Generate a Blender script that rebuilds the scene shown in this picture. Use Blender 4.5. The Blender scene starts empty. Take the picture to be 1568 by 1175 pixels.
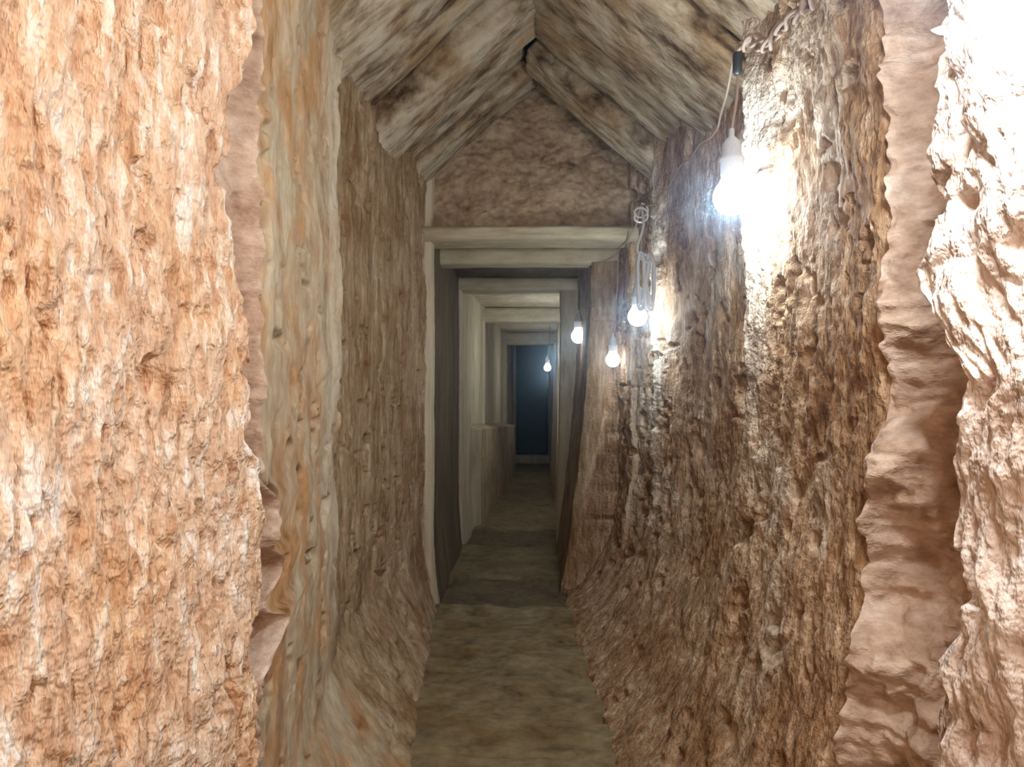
import bpy, math, random
import numpy as np
random.seed(3)
rng=np.random.RandomState(7)
PERM=rng.rand(256,256).astype(np.float64)
P1=rng.permutation(256)
S=bpy.context.scene
try:
    S.view_settings.view_transform='Standard'
except Exception: pass

# ---------------------------------------------------------------- noise
def vnoise(x,y,z=0.0,seed=0):
    x,y,z=np.broadcast_arrays(np.asarray(x,float),np.asarray(y,float),np.asarray(z,float))
    x=x+seed*17.3; y=y+seed*5.1
    xi=np.floor(x).astype(int); yi=np.floor(y).astype(int); zi=np.floor(z).astype(int)
    f=lambda t:t*t*t*(t*(t*6-15)+10)
    u=f(x-xi); v=f(y-yi); w=f(z-zi)
    def h(a,b,c): return PERM[(a+P1[c&255])&255,(b+P1[(c*7+3)&255])&255]
    def lay(c):
        a=h(xi,yi,c)*(1-u)+h(xi+1,yi,c)*u
        b=h(xi,yi+1,c)*(1-u)+h(xi+1,yi+1,c)*u
        return a*(1-v)+b*v
    return (lay(zi)*(1-w)+lay(zi+1)*w)*2-1
def fbm(x,y,z=0.0,o=4,seed=0,g=.5):
    s=0;a=1;n=0
    for i in range(o):
        s=s+a*vnoise(x*2**i,y*2**i,np.asarray(z)*2**i,seed+i*3); n+=a; a*=g
    return s/n

# ---------------------------------------------------------------- mesh helpers
def grid_obj(name,X,Y,Z,mats,matfn=None,tint=None,flip=False):
    nu,nv=X.shape
    co=np.stack([X,Y,Z],-1).reshape(-1,3)
    idx=np.arange(nu*nv).reshape(nu,nv)
    a=idx[:-1,:-1].ravel();b=idx[1:,:-1].ravel();c=idx[1:,1:].ravel();d=idx[:-1,1:].ravel()
    F=np.stack([a,b,c,d] if not flip else [a,d,c,b],-1)
    me=bpy.data.meshes.new(name)
    me.vertices.add(len(co)); me.vertices.foreach_set('co',co.ravel())
    me.loops.add(F.size); me.loops.foreach_set('vertex_index',F.ravel())
    me.polygons.add(len(F)); me.polygons.foreach_set('loop_start',np.arange(0,F.size,4))
    me.polygons.foreach_set('loop_total',np.full(len(F),4))
    me.polygons.foreach_set('use_smooth',np.ones(len(F),bool))
    for m in mats: me.materials.append(m)
    if matfn is not None:
        mi=matfn[:-1,:-1].ravel().astype(np.int32)
        me.polygons.foreach_set('material_index',mi)
    at=me.attributes.new('tint','FLOAT','POINT')
    at.data.foreach_set('value',(tint if tint is not None else np.zeros_like(X)).ravel().astype(np.float32))
    me.update(calc_edges=True); me.validate()
    ob=bpy.data.objects.new(name,me); S.collection.objects.link(ob)
    return ob

class MB:
    def __init__(s): s.v=[];s.f=[];s.n=0
    def add(s,V,F):
        s.v.append(np.asarray(V,float)); s.f+= [tuple(i+s.n for i in f) for f in F]; s.n+=len(V)
    def obj(s,name,mats,parent=None,smooth=True):
        me=bpy.data.meshes.new(name); V=np.concatenate(s.v)
        me.from_pydata(V.tolist(),[],s.f); me.update()
        if smooth: me.polygons.foreach_set('use_smooth',np.ones(len(me.polygons),bool))
        for m in mats: me.materials.append(m)
        ob=bpy.data.objects.new(name,me); S.collection.objects.link(ob)
        if parent: ob.parent=parent
        return ob

def slab(mb,p0,p1,wdir,w,t,nl=60,na=40,amp=.012,seed=0,ex=7,streak=1.0,fine=1.0):
    p0=np.array(p0,float);p1=np.array(p1,float);L=np.linalg.norm(p1-p0);d=(p1-p0)/L
    wd=np.array(wdir,float);wd-=d*wd.dot(d);wd/=np.linalg.norm(wd);td=np.cross(d,wd)
    th=np.linspace(0,2*math.pi,na,endpoint=False)
    tt=np.linspace(0,1,nl)
    T,A=np.meshgrid(tt,th,indexing='ij')
    ca,sa=np.cos(A),np.sin(A)
    r=(np.abs(ca)**ex+np.abs(sa)**ex)**(-1/ex)
    a=ca*r*w/2; b=sa*r*t/2
    s=T*L
    n=fine*fbm(s*3*streak,a*18+seed*3,b*18,3,seed)+.8*fbm(s*1.2,a*4,b*4,2,seed+9)
    k=1+amp*n/ (min(w,t)/2)
    P=p0+s[...,None]*d+(a*k)[...,None]*wd+(b*k)[...,None]*td
    P+=td*(amp*.9*vnoise(s*1.7,seed*2.3,0,seed+4))[...,None]
    V=P.reshape(-1,3); F=[]
    for i in range(nl-1):
        for j in range(na):
            j2=(j+1)%na
            F.append((i*na+j,(i+1)*na+j,(i+1)*na+j2,i*na+j2))
    F.append(tuple(range(na))); F.append(tuple((nl-1)*na+j for j in reversed(range(na))))
    mb.add(V,F)

# ---------------------------------------------------------------- materials
def rock(name,cols,freq=40,stretch=.2,bump=.5,axis='z',big=(.5,.5),tcol=(.68,.58,.42),spec=.2,skew=.12,dist=.012,second=None,stops=(0.30,.44,.55,.68),w=.42,warp=.6):
    m=bpy.data.materials.new(name); m.use_nodes=True
    nt=m.node_tree;N=nt.nodes;Lk=nt.links;N.clear()
    out=N.new('ShaderNodeOutputMaterial');bs=N.new('ShaderNodeBsdfPrincipled');Lk.new(bs.outputs[0],out.inputs[0])
    bs.inputs['Roughness'].default_value=.9
    bs.inputs['Specular IOR Level'].default_value=spec
    tc=N.new('ShaderNodeTexCoord')
    mp=N.new('ShaderNodeMapping')
    sc={'z':(1,1,stretch),'x':(stretch,1,1),'xz':(stretch,1,stretch),'n':(1,1,1)}[axis]
    mp.inputs['Scale'].default_value=sc; mp.inputs['Rotation'].default_value=(skew,0,0)
    Lk.new(tc.outputs['Object'],mp.inputs[0])
    def noise(s,det,ro,st=True,dis=0):
        n=N.new('ShaderNodeTexNoise');n.inputs['Scale'].default_value=s;n.inputs['Detail'].default_value=det
        n.inputs['Roughness'].default_value=ro;n.inputs['Distortion'].default_value=dis
        Lk.new(mp.outputs[0] if st else tc.outputs['Object'],n.inputs[0]);return n
    n1=noise(freq,4,.68); n3=noise(freq*.28,2,.6,True,warp)
    mix0=N.new('ShaderNodeMix');mix0.data_type='FLOAT';mix0.inputs[0].default_value=w
    Lk.new(n1.outputs[0],mix0.inputs[2]);Lk.new(n3.outputs[0],mix0.inputs[3])
    cr=N.new('ShaderNodeValToRGB');e=cr.color_ramp.elements
    while len(e)<len(cols): e.new(.5)
    for i,c in enumerate(cols): e[i].position=stops[i];e[i].color=(*c,1)
    Lk.new(mix0.outputs[0],cr.inputs[0])
    last=cr.outputs[0]
    if second:
        n2=noise(3.0,3,.65,False)
        r2=N.new('ShaderNodeMapRange');r2.inputs[1].default_value=big[0]-.05;r2.inputs[2].default_value=big[0]+.12
        Lk.new(n2.outputs[0],r2.inputs[0])
        m3=N.new('ShaderNodeMix');m3.data_type='RGBA';m3.blend_type='MULTIPLY';Lk.new(r2.outputs[0],m3.inputs[0])
        Lk.new(last,m3.inputs[6]);m3.inputs[7].default_value=(*second,1)
        last=m3.outputs[2]
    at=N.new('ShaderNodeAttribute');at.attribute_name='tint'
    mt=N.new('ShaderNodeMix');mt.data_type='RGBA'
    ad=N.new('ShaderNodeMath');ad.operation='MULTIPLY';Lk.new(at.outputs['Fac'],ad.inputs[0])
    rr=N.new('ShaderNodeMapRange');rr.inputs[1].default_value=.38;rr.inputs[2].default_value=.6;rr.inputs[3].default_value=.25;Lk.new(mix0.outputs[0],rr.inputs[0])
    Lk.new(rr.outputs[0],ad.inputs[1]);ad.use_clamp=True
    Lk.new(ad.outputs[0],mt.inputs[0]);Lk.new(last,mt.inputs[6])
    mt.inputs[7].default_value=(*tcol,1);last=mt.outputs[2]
    Lk.new(last,bs.inputs['Base Color'])
    nf=noise(freq*1.1,2,.6,False)
    a1=N.new('ShaderNodeMath');a1.operation='MULTIPLY_ADD';a1.inputs[1].default_value=.5;Lk.new(nf.outputs[0],a1.inputs[0]);Lk.new(mix0.outputs[0],a1.inputs[2])
    bp=N.new('ShaderNodeBump');bp.inputs['Strength'].default_value=bump;bp.inputs['Distance'].default_value=dist
    Lk.new(a1.outputs[0],bp.inputs['Height']);Lk.new(bp.outputs[0],bs.inputs['Normal'])
    return m

M_near_l=rock('sandy_limestone',[(.44,.225,.12),(.66,.42,.27),(.80,.58,.41),(.95,.86,.76)],freq=44,stretch=.26,bump=1.0,dist=.028,second=(.98,.87,.73),skew=.15,w=.3,stops=(.34,.45,.54,.63),spec=.05)
M_near_r=rock('pink_limestone',[(.38,.25,.18),(.62,.47,.37),(.75,.62,.52),(.90,.83,.76)],freq=30,stretch=.45,bump=1.0,dist=.03,skew=-.2,spec=.1)
M_w2=rock('tan_limestone',[(.20,.12,.06),(.37,.27,.165),(.46,.365,.24),(.60,.52,.37)],freq=20,stretch=.4,bump=.6,second=(1.0,.72,.50),big=(.48,.6),warp=.2)
M_w3=rock('brown_limestone',[(.13,.07,.033),(.30,.195,.105),(.43,.30,.175),(.60,.48,.33)],freq=38,stretch=.17,bump=.8,dist=.018,second=(.75,.64,.52),warp=.2)
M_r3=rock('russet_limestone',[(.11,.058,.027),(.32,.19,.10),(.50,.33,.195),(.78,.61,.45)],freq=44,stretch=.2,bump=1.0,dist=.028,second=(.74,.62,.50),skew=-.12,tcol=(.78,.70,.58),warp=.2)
M_groove=rock('grooved_limestone',[(.22,.12,.075),(.44,.295,.205),(.58,.42,.31),(.76,.62,.50)],freq=18,stretch=1.7,bump=.8,skew=.1,dist=.025)
M_far=rock('grey_limestone',[(.29,.215,.13),(.48,.39,.25),(.58,.48,.33),(.68,.59,.43)],freq=16,stretch=.2,bump=.35,warp=.2)
M_dark_shade=rock('dark_shade_limestone',[(.06,.038,.02),(.115,.08,.042),(.16,.115,.062),(.21,.16,.092)],freq=16,stretch=.2,bump=.4)  # darker stone on wall and ceiling; painted shade on the floor
M_slab=rock('ceiling_limestone',[(.09,.05,.028),(.31,.235,.15),(.50,.415,.29),(.64,.56,.42)],freq=17,stretch=.40,axis='xz',bump=.85,dist=.03,second=(.72,.58,.44),stops=(.36,.45,.53,.66),skew=0,warp=.1)
M_gable=rock('rubble_stone',[(.11,.062,.034),(.30,.195,.115),(.42,.295,.18),(.56,.43,.29)],freq=16,stretch=1.3,bump=.8)
M_floor=rock('dusty_floor',[(.085,.058,.028),(.19,.14,.07),(.25,.19,.10),(.33,.26,.15)],freq=20,stretch=.8,axis='x',bump=.6,second=(.8,.70,.56))
M_lintel=rock('lintel_limestone',[(.27,.21,.12),(.45,.37,.24),(.54,.46,.31),(.64,.56,.40)],freq=12,stretch=.4,axis='x',bump=.3,warp=.1)

def plain(name,c,r=.6,metal=0):
    m=bpy.data.materials.new(name);m.use_nodes=True;N=m.node_tree.nodes;b=N['Principled BSDF']
    b.inputs['Roughness'].default_value=r;b.inputs['Metallic'].default_value=metal
    n=N.new('ShaderNodeTexNoise');n.inputs['Scale'].default_value=30
    cr=N.new('ShaderNodeValToRGB');cr.color_ramp.elements[0].color=(*[k*.75 for k in c],1);cr.color_ramp.elements[1].color=(*[min(1,k*1.2) for k in c],1)
    m.node_tree.links.new(n.outputs[0],cr.inputs[0]);m.node_tree.links.new(cr.outputs[0],b.inputs['Base Color'])
    return m
M_cable=plain('cable_sheath',(.34,.24,.18),.7)
M_slack=plain('pale_cable_sheath',(.62,.60,.58),.6)
M_socket=plain('white_socket',(.6,.6,.6),.4)
M_bsocket=plain('black_connector',(.03,.03,.03),.4)
M_door=plain('dark_door_paint',(.002,.007,.012),.9)
def emis(name,c,s):
    m=bpy.data.materials.new(name);m.use_nodes=True;N=m.node_tree.nodes;b=N['Principled BSDF']
    b.inputs['Base Color'].default_value=(.9,.9,.9,1);b.inputs['Emission Color'].default_value=(*c,1);b.inputs['Emission Strength'].default_value=s
    try: m.cycles.emission_sampling='NONE'
    except Exception: pass
    return m
M_bulb=emis('lit_bulb_glass',(.85,.93,1),12)

def ysamples():
    a=list(np.linspace(-2.6,.2,40,endpoint=False))
    y=.2
    while y<5:
        a.append(y)
        y+=max(.004,.0048*y) if y>.55 else .015
    a+= list(np.linspace(5,15.2,420))
    return a
def zs(n,z0,z1): return np.linspace(z0,z1,n)
sm=lambda t:np.clip(t,0,1)**2*(3-2*np.clip(t,0,1))

# ---------------------------------------------------------------- LEFT WALL
pl=[(-2.6,-.55),(1.345,-.55),(1.365,-.565),(1.40,-.65),(1.50,-.66),(1.535,-.605),(1.6,-.615),(2.72,-.775),(2.88,-.785),(2.92,-.81),(3.0,-.865),
    (3.5,-.85),(4.96,-.765),(4.965,-.725),(5.06,-.715),(5.065,-.735),(6.88,-.735),(6.885,-.705),(7.1,-.705),(7.105,-.73),(9.3,-.69),(9.305,-.66),(9.5,-.66),(9.505,-.68),(13.15,-.60),(13.155,-.53),(15.2,-.44)]
ys=sorted(set(ysamples()+[p[0] for p in pl]))
ys=np.array(ys); Zv=np.concatenate([zs(60,-.05,.5)[:-1],zs(520,.5,2.6)[:-1],zs(60,2.6,3.25)])
Yg,Zg=np.meshgrid(ys,Zv,indexing='ij')
base=np.interp(Yg,[p[0] for p in pl],[p[1] for p in pl])
xb=np.interp(Yg,[-2.6,1.4,2.83,5,7,15],[-.46,-.50,-.50,-.68,-.70,-.44])
t=np.clip(1-Zg/.42,0,1)**1.2
X=base+(np.maximum(xb,base)-base)*t
led=np.interp(Yg,[7.9,7.92,13.1,13.15],[-9,-.60,-.36,-9])
lt=np.interp(Yg,[8,13],[1.12,.92])
X=np.where(led>-2,X+(np.maximum(led,X)-X)*sm((lt-Zg)/.06),X)
ez=[.785,1.0,1.24,1.42,1.625,1.78,2.0,2.2]; ey=[1.407,1.375,1.39,1.36,1.33,1.287,1.274,1.36]
dz=np.interp(Zg,ez,ey)-1.355+.02*vnoise(Zg*9,3.3)+.012*vnoise(Zg*23,8.3)+.008*vnoise(Zg*60,1.3)
sh=np.where(Yg<1.38,dz*np.exp(-np.clip(1.38-Yg,0,9)/.35),dz*np.exp(-np.clip(Yg-1.38,0,9)/.08))
bumpz=sm((Zg-.84)/.10)*sm((1.30-Zg)/.10)
sh+=np.where(Yg>1.45,bumpz*.22*(.7+.5*vnoise(Zg*14,2.2))*np.exp(-np.clip(Yg-1.5,0,9)/.45)*sm((Yg-1.45)/.05),0)
sh+=np.where(Yg<4.8,np.exp(-((Yg-2.9)/.35)**2)*.06*fbm(Zg*2.5,1.1,0,3,5),0)
sh+=.008*vnoise(Zg*3,Yg*.7,0,8)*(Yg>4.9)
Yw=Yg+sh
reg=np.where(Yg<1.38,0,np.where(Yg<1.54,3,np.where(Yg<2.93,1,np.where(Yg<4.95,2,4))))
aS=np.choose(reg,[.015,.006,.009,.004,.002]); aM=np.choose(reg,[.022,.018,.014,.02,.004]); aL=np.choose(reg,[.012,.02,.018,.012,.004])
st=fbm(Yg*58+Zg*8,Zg*17,0,3,1,.6); md=fbm(Yg*9,Zg*5,0,4,2); lg=fbm(Yg*2.2,Zg*1.5,0,2,3)
X=X+aS*st+aM*md+aL*lg
wr=np.abs(fbm(Yg*6,Zg*16,0,3,6)); X=X+(reg==3)*(.03*wr)
pit=np.clip(fbm(Yg*11,Zg*11,0,3,14)-.30,0,1); X=X-((reg==1)|(reg==2))*pit*.11-(reg==0)*.07*np.clip(fbm(Yg*18,Zg*11,0,3,15)-.28,0,1)
ti=np.zeros_like(X)
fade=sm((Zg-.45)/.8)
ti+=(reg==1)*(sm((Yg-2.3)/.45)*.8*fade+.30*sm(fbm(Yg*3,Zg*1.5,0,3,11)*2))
ti+=(reg==4)*.2
ti+=((Yg>4.94)&(Yg<5.08))*.4
ti+=((Yg>6.87)&(Yg<7.12))*.4+((Yg>9.29)&(Yg<9.52))*.4
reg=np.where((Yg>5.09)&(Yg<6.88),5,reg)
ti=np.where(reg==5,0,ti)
L_=(led>-2)&(Zg<lt); reg=np.where(L_,2,reg); ti=np.where(L_,.25,ti)
wall_left=grid_obj('wall_left',X,Yw,Zg,[M_near_l,M_w2,M_w3,M_groove,M_far,M_dark_shade],reg,np.clip(ti,0,1))

# ---------------------------------------------------------------- RIGHT WALL
pr=[(-2.6,.70),(1.33,.712),(1.355,.735),(1.38,.82),(1.43,.96),(1.50,1.0),(1.58,.97),(1.62,.90),(1.65,.83),(1.69,.79),(2.5,.815),(2.62,.80),(2.70,.775),(2.80,.84),(3.6,.83),(4.25,.75),(4.36,.70),(4.44,.76),(4.96,.69),
    (4.965,.655),(5.1,.64),(5.5,.625),(5.505,.425),(5.7,.42),(6.9,.41),(6.905,.25),(7.3,.25),(7.31,.42),(9.2,.42),(9.35,.31),(9.355,.29),(9.6,.29),(9.61,.36),(13.15,.38),(13.155,.34),(15.2,.30)]  # recess past the jamb is shaped to hide the added bulb
ys=sorted(set(ysamples()+[p[0] for p in pr]+list(np.linspace(1.3,1.72,90))))
ys=np.array(ys)
Yg,Zg=np.meshgrid(ys,Zv,indexing='ij')
base=np.interp(Yg,[p[0] for p in pr],[p[1] for p in pr])
xb=np.interp(Yg,[-2.6,1.4,2.83,5,5.48,5.5,6.9,9,15],[.5,.42,.33,.21,.26,.20,.2,.25,.28])
pw=np.interp(Yg,[2,2.8,4,5,5.49,5.5],[3.4,4.6,6,8,8,1.5])
t=np.clip(1-Zg/2.2,0,1)**pw
X=base+(np.minimum(xb,base)-base)*t*np.where(Yg<1.36,.35,1)
ez=[.7,.97,1.15,1.36,1.50,1.66,1.88,2.09,2.3]; ey=[1.27,1.23,1.23,1.26,1.21,1.35,1.32,1.29,1.30]
dz=np.interp(Zg,ez,ey)-1.345+.03*vnoise(Zg*8,4.3)+.016*vnoise(Zg*23,9.3)+.006*vnoise(Zg*60,3.3)
sh=np.where(Yg<1.36,dz*np.exp(-np.clip(1.36-Yg,0,9)/.35),dz*np.exp(-np.clip(Yg-1.36,0,9)/.10))
sh+=np.where((Yg>1.45)&(Yg<3),.03*vnoise(Zg*3.2,2.2,0,4)*np.exp(-((Yg-1.65)/.2)**2),0)
sh+=np.where(Yg<4.8,np.exp(-((Yg-2.75)/.3)**2)*.10*fbm(Zg*2.5,1.1,0,3,25),0)
sh+=.010*vnoise(Zg*3,Yg*.7,0,18)*(Yg>4)
Yw=Yg+sh
reg=np.where(Yg<1.37,0,np.where(Yg<1.66,2,np.where(Yg<5.49,1,np.where(Yg<6.89,4,3))))
aS=np.choose(reg,[.012,.011,.005,.003,.003]); aM=np.choose(reg,[.036,.024,.024,.006,.01]); aL=np.choose(reg,[.022,.018,.014,.004,.006])
st=fbm(Yg*46-Zg*6,Zg*16,0,3,31,.6); md=fbm(Yg*9,Zg*6,0,4,32); lg=fbm(Yg*2.2,Zg*1.5,0,2,33)
X=X-aS*st-aM*md-aL*lg
pit=np.clip(fbm(Yg*9,Zg*9,0,3,44)-.30,0,1); X=X+(reg<=1)*pit*.17
rd=1-np.abs(fbm(Yg*12,Zg*6.5,0,3,47)); X=X-(reg==0)*.02*(rd-.75)
zl=Zg*3.6+.9*vnoise(Zg*3,2.0,0,7)+.4*vnoise(Yg*12,Zg*5,0,9)
lob=np.abs(np.sin(zl*math.pi*.5))
gw=sm((Yg-1.40)/.14)*(reg==2)
ero=fbm(Yg*14,Zg*8,0,4,38)
X=X-gw*(.045*lob+.055*ero)-(reg==2)*.020*np.abs(fbm(Yg*7,Zg*20,0,3,36))
Yw=Yw-gw*(.045*lob+.055*ero)
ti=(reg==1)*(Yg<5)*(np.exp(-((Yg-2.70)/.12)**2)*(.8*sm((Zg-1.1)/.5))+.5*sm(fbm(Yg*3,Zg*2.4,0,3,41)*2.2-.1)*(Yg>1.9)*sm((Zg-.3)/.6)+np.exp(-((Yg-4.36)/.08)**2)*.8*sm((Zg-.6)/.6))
ti+=(reg==3)*.1+((Yg>6.89)&(Yg<7))*.4
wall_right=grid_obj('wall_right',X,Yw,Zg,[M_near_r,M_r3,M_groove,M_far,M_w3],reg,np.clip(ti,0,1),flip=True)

# ---------------------------------------------------------------- FLOOR
ys=np.concatenate([np.linspace(-2.6,1.5,60,endpoint=False),np.linspace(1.5,8,520,endpoint=False),np.linspace(8,15.2,200)])
xs=np.linspace(-.95,1.1,170)
Xg,Yg=np.meshgrid(xs,ys,indexing='ij')
z=.022*fbm(Xg*3,Yg*3,0,4,51)+.012*fbm(Xg*5,Yg*8,0,3,52)
# worn joints between the paving stones
for yj in (2.95,3.3,3.62,4.05,4.5): z=z-.012*np.exp(-((Yg-yj-.06*vnoise(Xg*2.5,yj,0,57))/.014)**2)
z+=np.interp(Yg,[4.98,5.1,5.6,5.75,6.9,7.0,7.6,7.76,15],[0,-.05,-.05,0,0,-.05,-.05,0,0])
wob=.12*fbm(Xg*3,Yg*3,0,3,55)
fr=(((Yg+wob>5.0)&(Yg+wob<5.72))|((Yg+wob>6.93)&(Yg+wob<7.72))).astype(int)  # floor bands past the frames: shade painted as darker colour
floor=grid_obj('floor',Xg,Yg,z,[M_floor,M_dark_shade],fr,np.zeros_like(z))

# ---------------------------------------------------------------- GABLED CEILING
mb=MB()
seamsL=[5.02,4.62,4.20,3.72,3.10,2.50,1.85,1.1,.45,-.2,-.85,-1.5,-2.1,-2.7]
seamsR=[5.02,4.66,4.30,3.62,2.85,2.20,1.55,.9,.3,-.3,-.9,-1.5,-2.1,-2.7]
dl=[.02,.08,-.02,.08,-.03,.03,0,.02,-.01,.02,0,.01,0]
dr=[.07,-.02,.07,-.03,.05,-.01,.02,0,.02,0,.01,0,.01]
for s,seams,dd in ((-1,seamsL,dl),(1,seamsR,dr)):
    for i in range(len(seams)-1):
        y1,y0=seams[i],seams[i+1]; yc=(y0+y1)/2; w=(y1-y0)
        rx=-.02-.018*(5-yc) if yc>2 else -.07
        th=.26; sl=math.atan2(.73,.83)
        ex=rx+s*1.08; ez=3.53-.93
        nx,nz=s*math.sin(sl),math.cos(sl)
        off=th/2+dd[i]
        top=(rx-s*.02+nx*off,yc,3.55+nz*off); bot=(ex+nx*off,yc,ez+nz*off)
        slab(mb,bot,top,(0,1,0),w-.04,th,nl=80,na=80,amp=.016,seed=i*2+(s>0),ex=8,streak=.9,fine=1.0)
ceiling=mb.obj('ceiling',[M_slab])

# gable wall above the doorway
xs=np.linspace(-1.0,.95,260); zz=np.linspace(2.52,3.75,200)
Xg,Zg=np.meshgrid(xs,zz,indexing='ij')
wz=.5*vnoise(Xg*2.3,Zg*2.3)+.25*vnoise(Xg*7,Zg*7,0,3)
row=np.floor(Zg/.13+wz); fr=(Zg/.13+wz)%1
fx=(Xg/.24+row*.47+.5*vnoise(Xg*4,row))%1
mort=np.minimum(fr,np.minimum(1-fr,np.minimum(fx,1-fx)*2.2))
y=5.04-.005*sm(mort/.3)-.04*fbm(Xg*6,Zg*8,0,4,61)
gable=grid_obj('wall_gable',Xg,y,Zg,[M_gable],None,np.zeros_like(y)+.1)

# ---------------------------------------------------------------- FLAT CEILING of the passage
ys=np.linspace(5.0,15.2,420); xs=np.linspace(-.95,.85,60)
Xg,Yg=np.meshgrid(xs,ys,indexing='ij')
z=2.58+.01*fbm(Xg*3,Yg*2,0,3,71)+.0*Yg
passage=grid_obj('ceiling_passage',Xg,Yg,z,[M_far,M_dark_shade],((Yg>5.6)&(Yg<6.95)).astype(int),np.zeros_like(z),flip=True)

def lintel(yc,w,zc,t,x0,x1,seed,m=None):
    mb=MB(); slab(mb,(x0,yc,zc),(x1,yc,zc),(0,1,0),w,t,nl=90,na=48,amp=.006,seed=seed,ex=5)
    return mb.obj('stone_lintel',[m or M_lintel])
lintel(5.08,.34,2.575,.105,-.86,.78,101)
lintel(5.60,.22,2.53,.14,-.82,.72,102)
lintel(7.0,.26,2.52,.14,-.80,.60,103)
lintel(9.42,.26,2.48,.20,-.76,.5,104)
lintel(13.3,.3,2.46,.24,-.74,.5,105)

# ---------------------------------------------------------------- END WALL + DOOR + BACK WALL
def box(mb,x0,x1,y0,y1,z0,z1):
    V=[(x,y,z) for x in (x0,x1) for y in (y0,y1) for z in (z0,z1)]
    mb.add(V,[(0,1,3,2),(4,6,7,5),(0,4,5,1),(2,3,7,6),(0,2,6,4),(1,5,7,3)])
mb=MB();slab(mb,(-.60,15.0,-.02),(-.60,15.0,2.62),(1,0,0),.38,.3,seed=201,amp=.006)
slab(mb,(.42,15.0,-.02),(.42,15.0,2.62),(1,0,0),.30,.3,seed=202,amp=.006)
slab(mb,(-.75,15.0,2.56),(.55,15.0,2.56),(0,1,0),.3,.14,seed=203,amp=.006)
slab(mb,(-.75,15.0,.07),(.55,15.0,.07),(0,1,0),.3,.2,seed=204,amp=.006)
mb.obj('wall_far',[M_far])
mb=MB();box(mb,-.39,.25,15.04,15.08,.19,2.47)
for zc in (.5,1.3,2.1): box(mb,-.36,.22,15.025,15.042,zc-.04,zc+.04)
box(mb,-.36,-.31,15.025,15.042,.25,2.42);box(mb,.17,.22,15.025,15.042,.25,2.42);box(mb,.12,.15,15.0,15.042,1.15,1.3)
mb.obj('door_1',[M_door],smooth=False)
mbk=MB();slab(mbk,(-1.1,-2.6,1.8),(1.2,-2.6,1.8),(0,0,1),4.2,.2,seed=301,amp=.02);mbk.obj('wall_back',[M_w3])

# ---------------------------------------------------------------- BULBS
def lathe(mb,prof,c,n=28):
    V=[];F=[]
    for r,h in prof:
        for k in range(n):
            a=2*math.pi*k/n
            V.append((c[0]+r*math.cos(a),c[1]+r*math.sin(a),c[2]+h))
    for i in range(len(prof)-1):
        for k in range(n):
            k2=(k+1)%n;F.append((i*n+k,i*n+k2,(i+1)*n+k2,(i+1)*n+k))
    F.append(tuple(reversed(range(n))));F.append(tuple((len(prof)-1)*n+k for k in range(n)))
    mb.add(V,F)
def wire(name,pts,r,mat,parent=None):
    cu=bpy.data.curves.new(name,'CURVE');cu.dimensions='3D';cu.bevel_depth=r;cu.bevel_resolution=2;cu.resolution_u=5
    sp=cu.splines.new('BEZIER');sp.bezier_points.add(len(pts)-1)
    for b,p in zip(sp.bezier_points,pts): b.co=p;b.handle_left_type='AUTO';b.handle_right_type='AUTO'
    ob=bpy.data.objects.new(name,cu);S.collection.objects.link(ob);cu.materials.append(mat)
    if parent: ob.parent=parent
    return ob
def bulb(pos,k,power,cordtop,col=(.72,.87,1.0)):
    e=bpy.data.objects.new('hanging_light_bulb',None);S.collection.objects.link(e);e.location=(0,0,0)
    g=MB();R=.5*k
    prof=[(.001,-R)]+[(R*math.sin(a),-R*math.cos(a)) for a in np.linspace(.15,2.2,14)]
    prof+=[(R*.66,R*.80),(R*.56,R*1.05),(R*.52,R*1.2)]
    lathe(g,prof,pos); g.obj('glass',[M_bulb],e)
    l=bpy.data.lights.new('filament','POINT');l.energy=power;l.color=col;l.shadow_soft_size=R*1.12
    lo=bpy.data.objects.new('filament',l);S.collection.objects.link(lo);lo.location=pos;lo.parent=e
    s=MB();lathe(s,[(R*.50,R*1.15),(R*.60,R*1.2),(R*.60,R*1.9),(R*.66,R*1.95),(R*.66,R*2.1),(R*.55,R*2.2),(R*.48,R*2.9),(R*.30,R*3.15),(R*.16,R*3.3),(R*.14,R*3.7),(R*.05,R*3.75)],pos)
    s.obj('socket',[M_socket],e)
    top=(pos[0],pos[1],pos[2]+R*3.6)
    m=((top[0]+cordtop[0])/2+.01,(top[1]+cordtop[1])/2,(top[2]+cordtop[2])/2)
    wire('cord',[top,m,cordtop],.005,M_cable,e)
    return e
bulb((.665,2.45,2.14),.125,185,(.69,2.47,2.66))
bulb((.605,4.28,1.925),.115,92,(.635,4.3,2.60))
bulb((.560,5.22,1.710),.105,20,(.60,5.22,2.50))
bulb((.375,6.30,1.965),.125,32,(.38,6.32,2.58))
bulb((.350,8.5,1.95),.12,105,(.35,8.5,2.58))  # added bulb, hidden behind the right jamb to brighten the far passage
bulb((.200,12.0,1.88),.12,38,(.24,12.0,2.57))
bulb((.56,.93,2.13),.125,250,(.60,.93,2.75),col=(.80,.91,1))
bulb((.10,-.75,2.0),.125,320,(.10,-.75,3.30),col=(1.0,.95,.89))  # unseen bulb behind the camera, added to light both near walls

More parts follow.
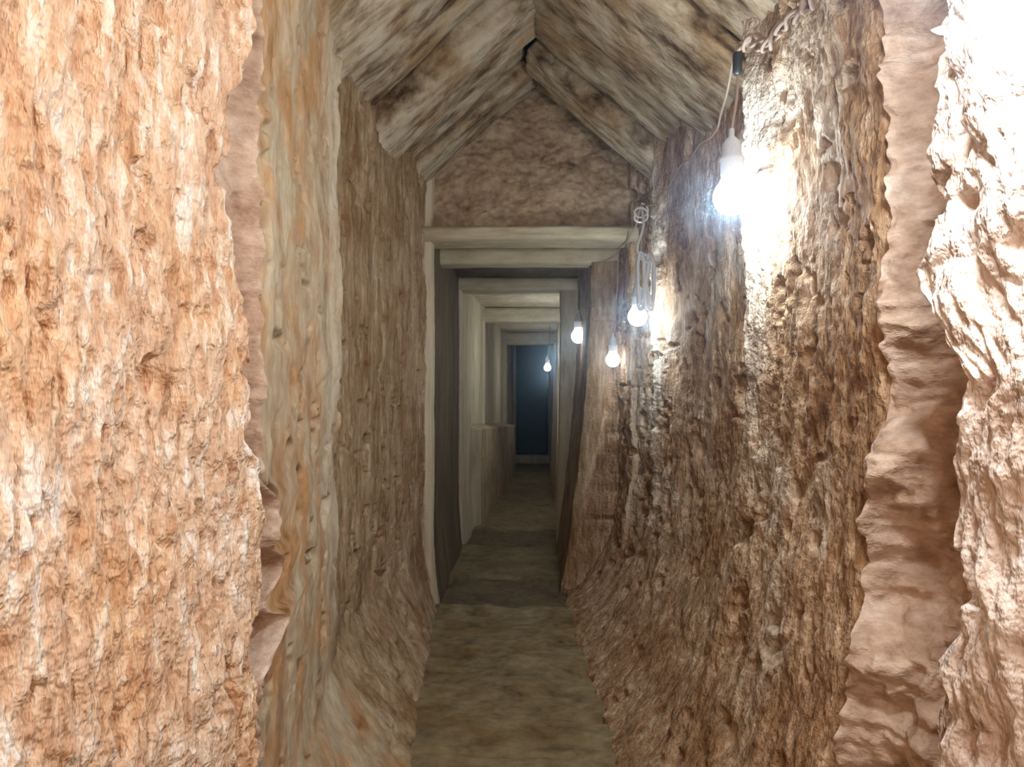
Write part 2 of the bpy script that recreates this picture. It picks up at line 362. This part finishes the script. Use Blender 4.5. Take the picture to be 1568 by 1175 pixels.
# festoon cable along the right wall
pts=[(.62,-1.5,2.9),(.62,.2,2.72),(.60,.93,2.75),(.66,1.35,2.62),(.70,1.75,2.62),(.72,1.95,2.53),(.735,2.2,2.55),(.69,2.47,2.66)]
e=bpy.data.objects.new('festoon_cable',None);S.collection.objects.link(e)
def along(pts,n):
    pts=np.array(pts);d=np.r_[0,np.cumsum(np.linalg.norm(np.diff(pts,axis=0),axis=1))]
    s=np.linspace(0,d[-1],n);return np.stack([np.interp(s,d,pts[:,i]) for i in range(3)],-1),s
for ph in (0,2.1,4.2):
    P,s=along(pts,170)
    Q=[(p[0]+.017*math.cos(q*34+ph)+.012*math.sin(q*13),p[1]+.008*math.sin(q*60),p[2]+.017*math.sin(q*34+ph*1.3)+.014*math.sin(q*21)) for p,q in zip(P,s)]
    wire('strand',Q,.0065,M_cable,e)
pts2=[(.69,2.47,2.66),(.76,3.0,2.58),(.74,3.6,2.62),(.68,4.1,2.55),(.635,4.3,2.60),(.64,4.7,2.52),(.60,5.22,2.50),(.50,5.45,2.45),(.39,5.8,2.47),(.38,6.32,2.56)]
P,s=along(pts2,80);wire('strand',[tuple(p+np.array([0,0,.01*math.sin(q*17)])) for p,q in zip(P,s)],.005,M_cable,e)
# slack cable looped and tied beside the second bulb
B=[]
for k in range(50):
    a=k*.9; B.append((.635+.045*math.cos(a*.5),4.16+.02*math.sin(a*1.3),2.12+.15*math.sin(a)+.02*math.sin(k*.37)))
wire('slack_coil',B,.010,M_slack,e)
wire('slack_tie',[(.60,4.16,2.26),(.64,4.13,2.22),(.67,4.16,2.25),(.64,4.20,2.28),(.60,4.16,2.26),(.63,4.20,2.45),(.635,4.3,2.58)],.008,M_slack,e)
B=[(.625+.04*math.sin(k*.9),4.26,2.56+.035*math.cos(k*.9)-.004*k) for k in range(14)]
wire('slack_loop',B,.006,M_slack,e)
mb=MB();lathe(mb,[(.012,-.04),(.016,-.03),(.016,.03),(.01,.04)],(.688,2.46,2.60),16);mb.obj('connector',[M_bsocket],e)

# ---------------------------------------------------------------- WORLD (added scatter haze imitating lens glow around bulbs) + CAMERA
w=bpy.data.worlds.new('world');S.world=w;w.use_nodes=True
w.node_tree.nodes['Background'].inputs[0].default_value=(.02,.02,.025,1);w.node_tree.nodes['Background'].inputs[1].default_value=.2
vs=w.node_tree.nodes.new('ShaderNodeVolumeScatter');vs.inputs['Density'].default_value=.015;vs.inputs['Anisotropy'].default_value=.94;vs.inputs['Color'].default_value=(.66,.84,1,1)
w.node_tree.links.new(vs.outputs[0],w.node_tree.nodes['World Output'].inputs['Volume'])
cam=bpy.data.cameras.new('camera');co=bpy.data.objects.new('camera',cam);S.collection.objects.link(co)
cam.sensor_width=36;cam.lens=25.26;cam.clip_start=.02
co.location=(0,0,1.48);co.rotation_euler=(math.radians(90.65),0,math.radians(1.875))
S.camera=co
